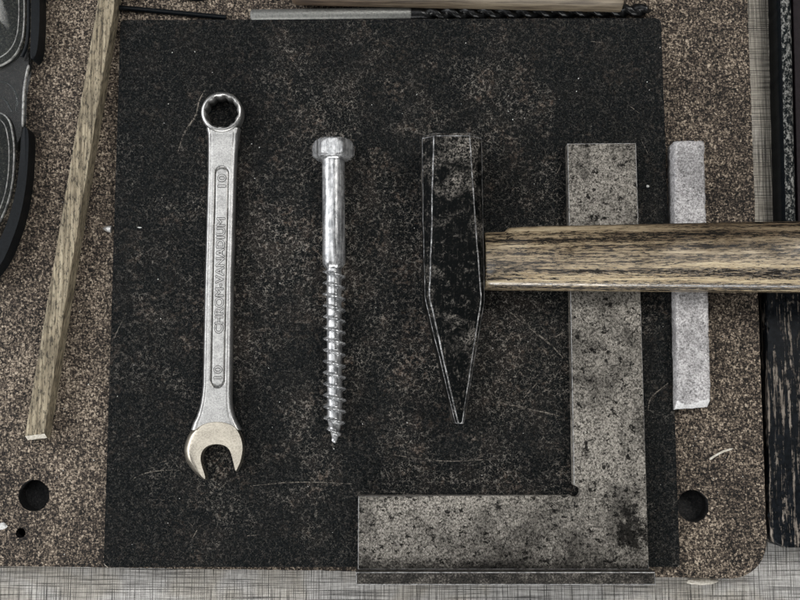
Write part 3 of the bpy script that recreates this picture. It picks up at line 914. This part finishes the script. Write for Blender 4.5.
o = finish('metal_rail', slab((778, -40), (793, -40), (799.5, 252), (785, 252), -1.0, -11.95, 24, 110, zf, lambda u, v: 1 if 0.16 < u < 0.84 else 0, 0.2), [BLACK, RAIL],
           origin=(P(787, 100, ZT).x, P(787, 100, ZT).y, ZT), smooth=50)
tag(o, 'black rail with a scuffed rounded top beside the chipboard, above the hammer handle', 'rail')
ol = V2([(799, -60), (960, -60), (960, 250), (805, 250)], -5.0)
ol[0] = (P(793, -40, -1).x + .6, ol[0][1]); ol[3] = (P(799.5, 252, -1).x + .6, ol[3][1])
o = finish('purple_box', prism(ol[::-1], -11.95, -3.0, 0.6, 2), PURPLE, origin=(sum(p[0] for p in ol) / 4, sum(p[1] for p in ol) / 4, ZT), smooth=40)
tag(o, 'dark purple-brown box beside the scuffed rail in the top right corner', 'box')
zt = 0.0
ol = V2([(766.5, 262), (770, 520)], zt)
c0 = P(785.5, 532, zt); ol += [(c0.x + 5.4 * math.cos(math.radians(a)), c0.y + 5.4 * math.sin(math.radians(a))) for a in range(182, 271, 11)]
ol += V2([(800, 547.5), (980, 552), (980, 262)], zt)
ol = roughen(ol, 1.5, 0.3, 0.35)
o = finish('painted_board', prism(ol, -11.95, zt, 1.1, 3), PEEL, origin=(P(820, 420, ZT).x, P(820, 420, ZT).y, ZT), smooth=40)
tag(o, 'old board with peeling black paint beside the chipboard, below the hammer handle', 'board')

# ------------------------------------------------------------------ small things
def pebble(c, rx, ry, rz, rot, seed, sub=2):
    bm = bmesh.new(); bmesh.ops.create_icosphere(bm, subdivisions=sub, radius=1)
    for v in bm.verts:
        n = 1 + 0.35 * mnoise.noise(v.co * 1.4 + Vector((seed * 7.1, 0, 0)))
        x, y, z = v.co.x * rx * n, v.co.y * ry * n, v.co.z * rz * n
        v.co = (c.x + x * math.cos(rot) - y * math.sin(rot), c.y + x * math.sin(rot) + y * math.cos(rot), c.z + max(z, -rz * .7) + rz * .7)
    return bm


c = P(108.5, 229.5, 0)
o = finish('nail', tube([c + Vector((-2.0, 0.3, .5)), c + Vector((-1.2, 0.2, .9)), c + Vector((0, 0, 1.3)), c + Vector((1.1, -.3, 1.4)), c + Vector((9, -1.2, 1.4))] and
           [c + Vector((-1.9, 0.3, .6)), c + Vector((-0.9, 0.15, .95)), c + Vector((0.4, -.05, 1.25)), c + Vector((1.55, -.2, 1.35))], [0.1, .75, 1.2, 1.35], 12), NAILM, origin=c, smooth=50)
tag(o, 'short pale nail tip touching the left edge of the black board', 'nail')
for (x, y, z, rx, ry, rz, rot, m, nm, lab, cat) in [
        (647.5, 186.5, ZB, .55, .5, .4, 0, CRUMB, 'crumb', 'single white crumb on the black board right of the steel square', 'crumb'),
        (701, 581.5, ZT, 6.0, 1.1, .5, .03, BROKEN, 'wood_chip', 'flat pale wood chip on the table below the chipboard', 'wood chip'),
        (3, 526, 0, 1.6, 1.3, .7, .4, CRUMB, 'crumb', 'pale crumb on the chipboard at the left edge beside the small hole', 'crumb'),
        (139.5, 227.5, ZB, .75, .22, .2, -.1, CRUMB, 'crumb', 'tiny white sliver on the black board right of the nail tip', 'crumb')]:
    c = P(x, y, z); tag(finish(nm, pebble(c, rx, ry, rz, rot, x), m, origin=c, smooth=60), lab, cat)
pts = [P(709.5, 459.5, .35), P(716, 455.2, .6), P(724, 451.2, .7), P(733, 448.6, .4)]
o = finish('wood_shaving', tube(catmull([tuple(p) for p in pts], 5, False), [.12] + [.38] * 13 + [.25, .1], 8), BROKEN, origin=(P(721, 453, 0).x, P(721, 453, 0).y, 0), smooth=60)
tag(o, 'thin pale curved shaving on the chipboard right of the square', 'shaving')

bm = bmesh.new(); mb = []
for k in range(150):
    if random.random() < 0.72: x, y, z = random.uniform(112, 668), random.uniform(28, 560), ZB
    else:
        x, y, z = random.choice([random.uniform(45, 100), random.uniform(690, 745)]), random.uniform(30, 560), 0
        if 667 < x < 714 and 130 < y < 415 or (math.hypot(x - 693, y - 506) < 20): continue
    if (560 < x < 660 and y > 135) or (350 < x < 660 and y > 488) or (178 < x < 250 and 85 < y < 485) or (308 < x < 358 and 130 < y < 448) or (416 < x < 490 and 125 < y < 430) or (x > 480 and 215 < y < 300): continue
    c = P(x, y, z); b2 = pebble(c, random.uniform(.10, .30), random.uniform(.08, .2), random.uniform(.07, .16), random.uniform(0, 3), k, 1)
    me = bpy.data.meshes.new('tmp'); b2.to_mesh(me); b2.free(); bm.from_mesh(me); bpy.data.meshes.remove(me)
o = finish('dust', bm, CRUMB, smooth=60); o['kind'] = 'stuff'; o['label'] = 'fine pale dust specks scattered over the two boards'; o['category'] = 'dust'
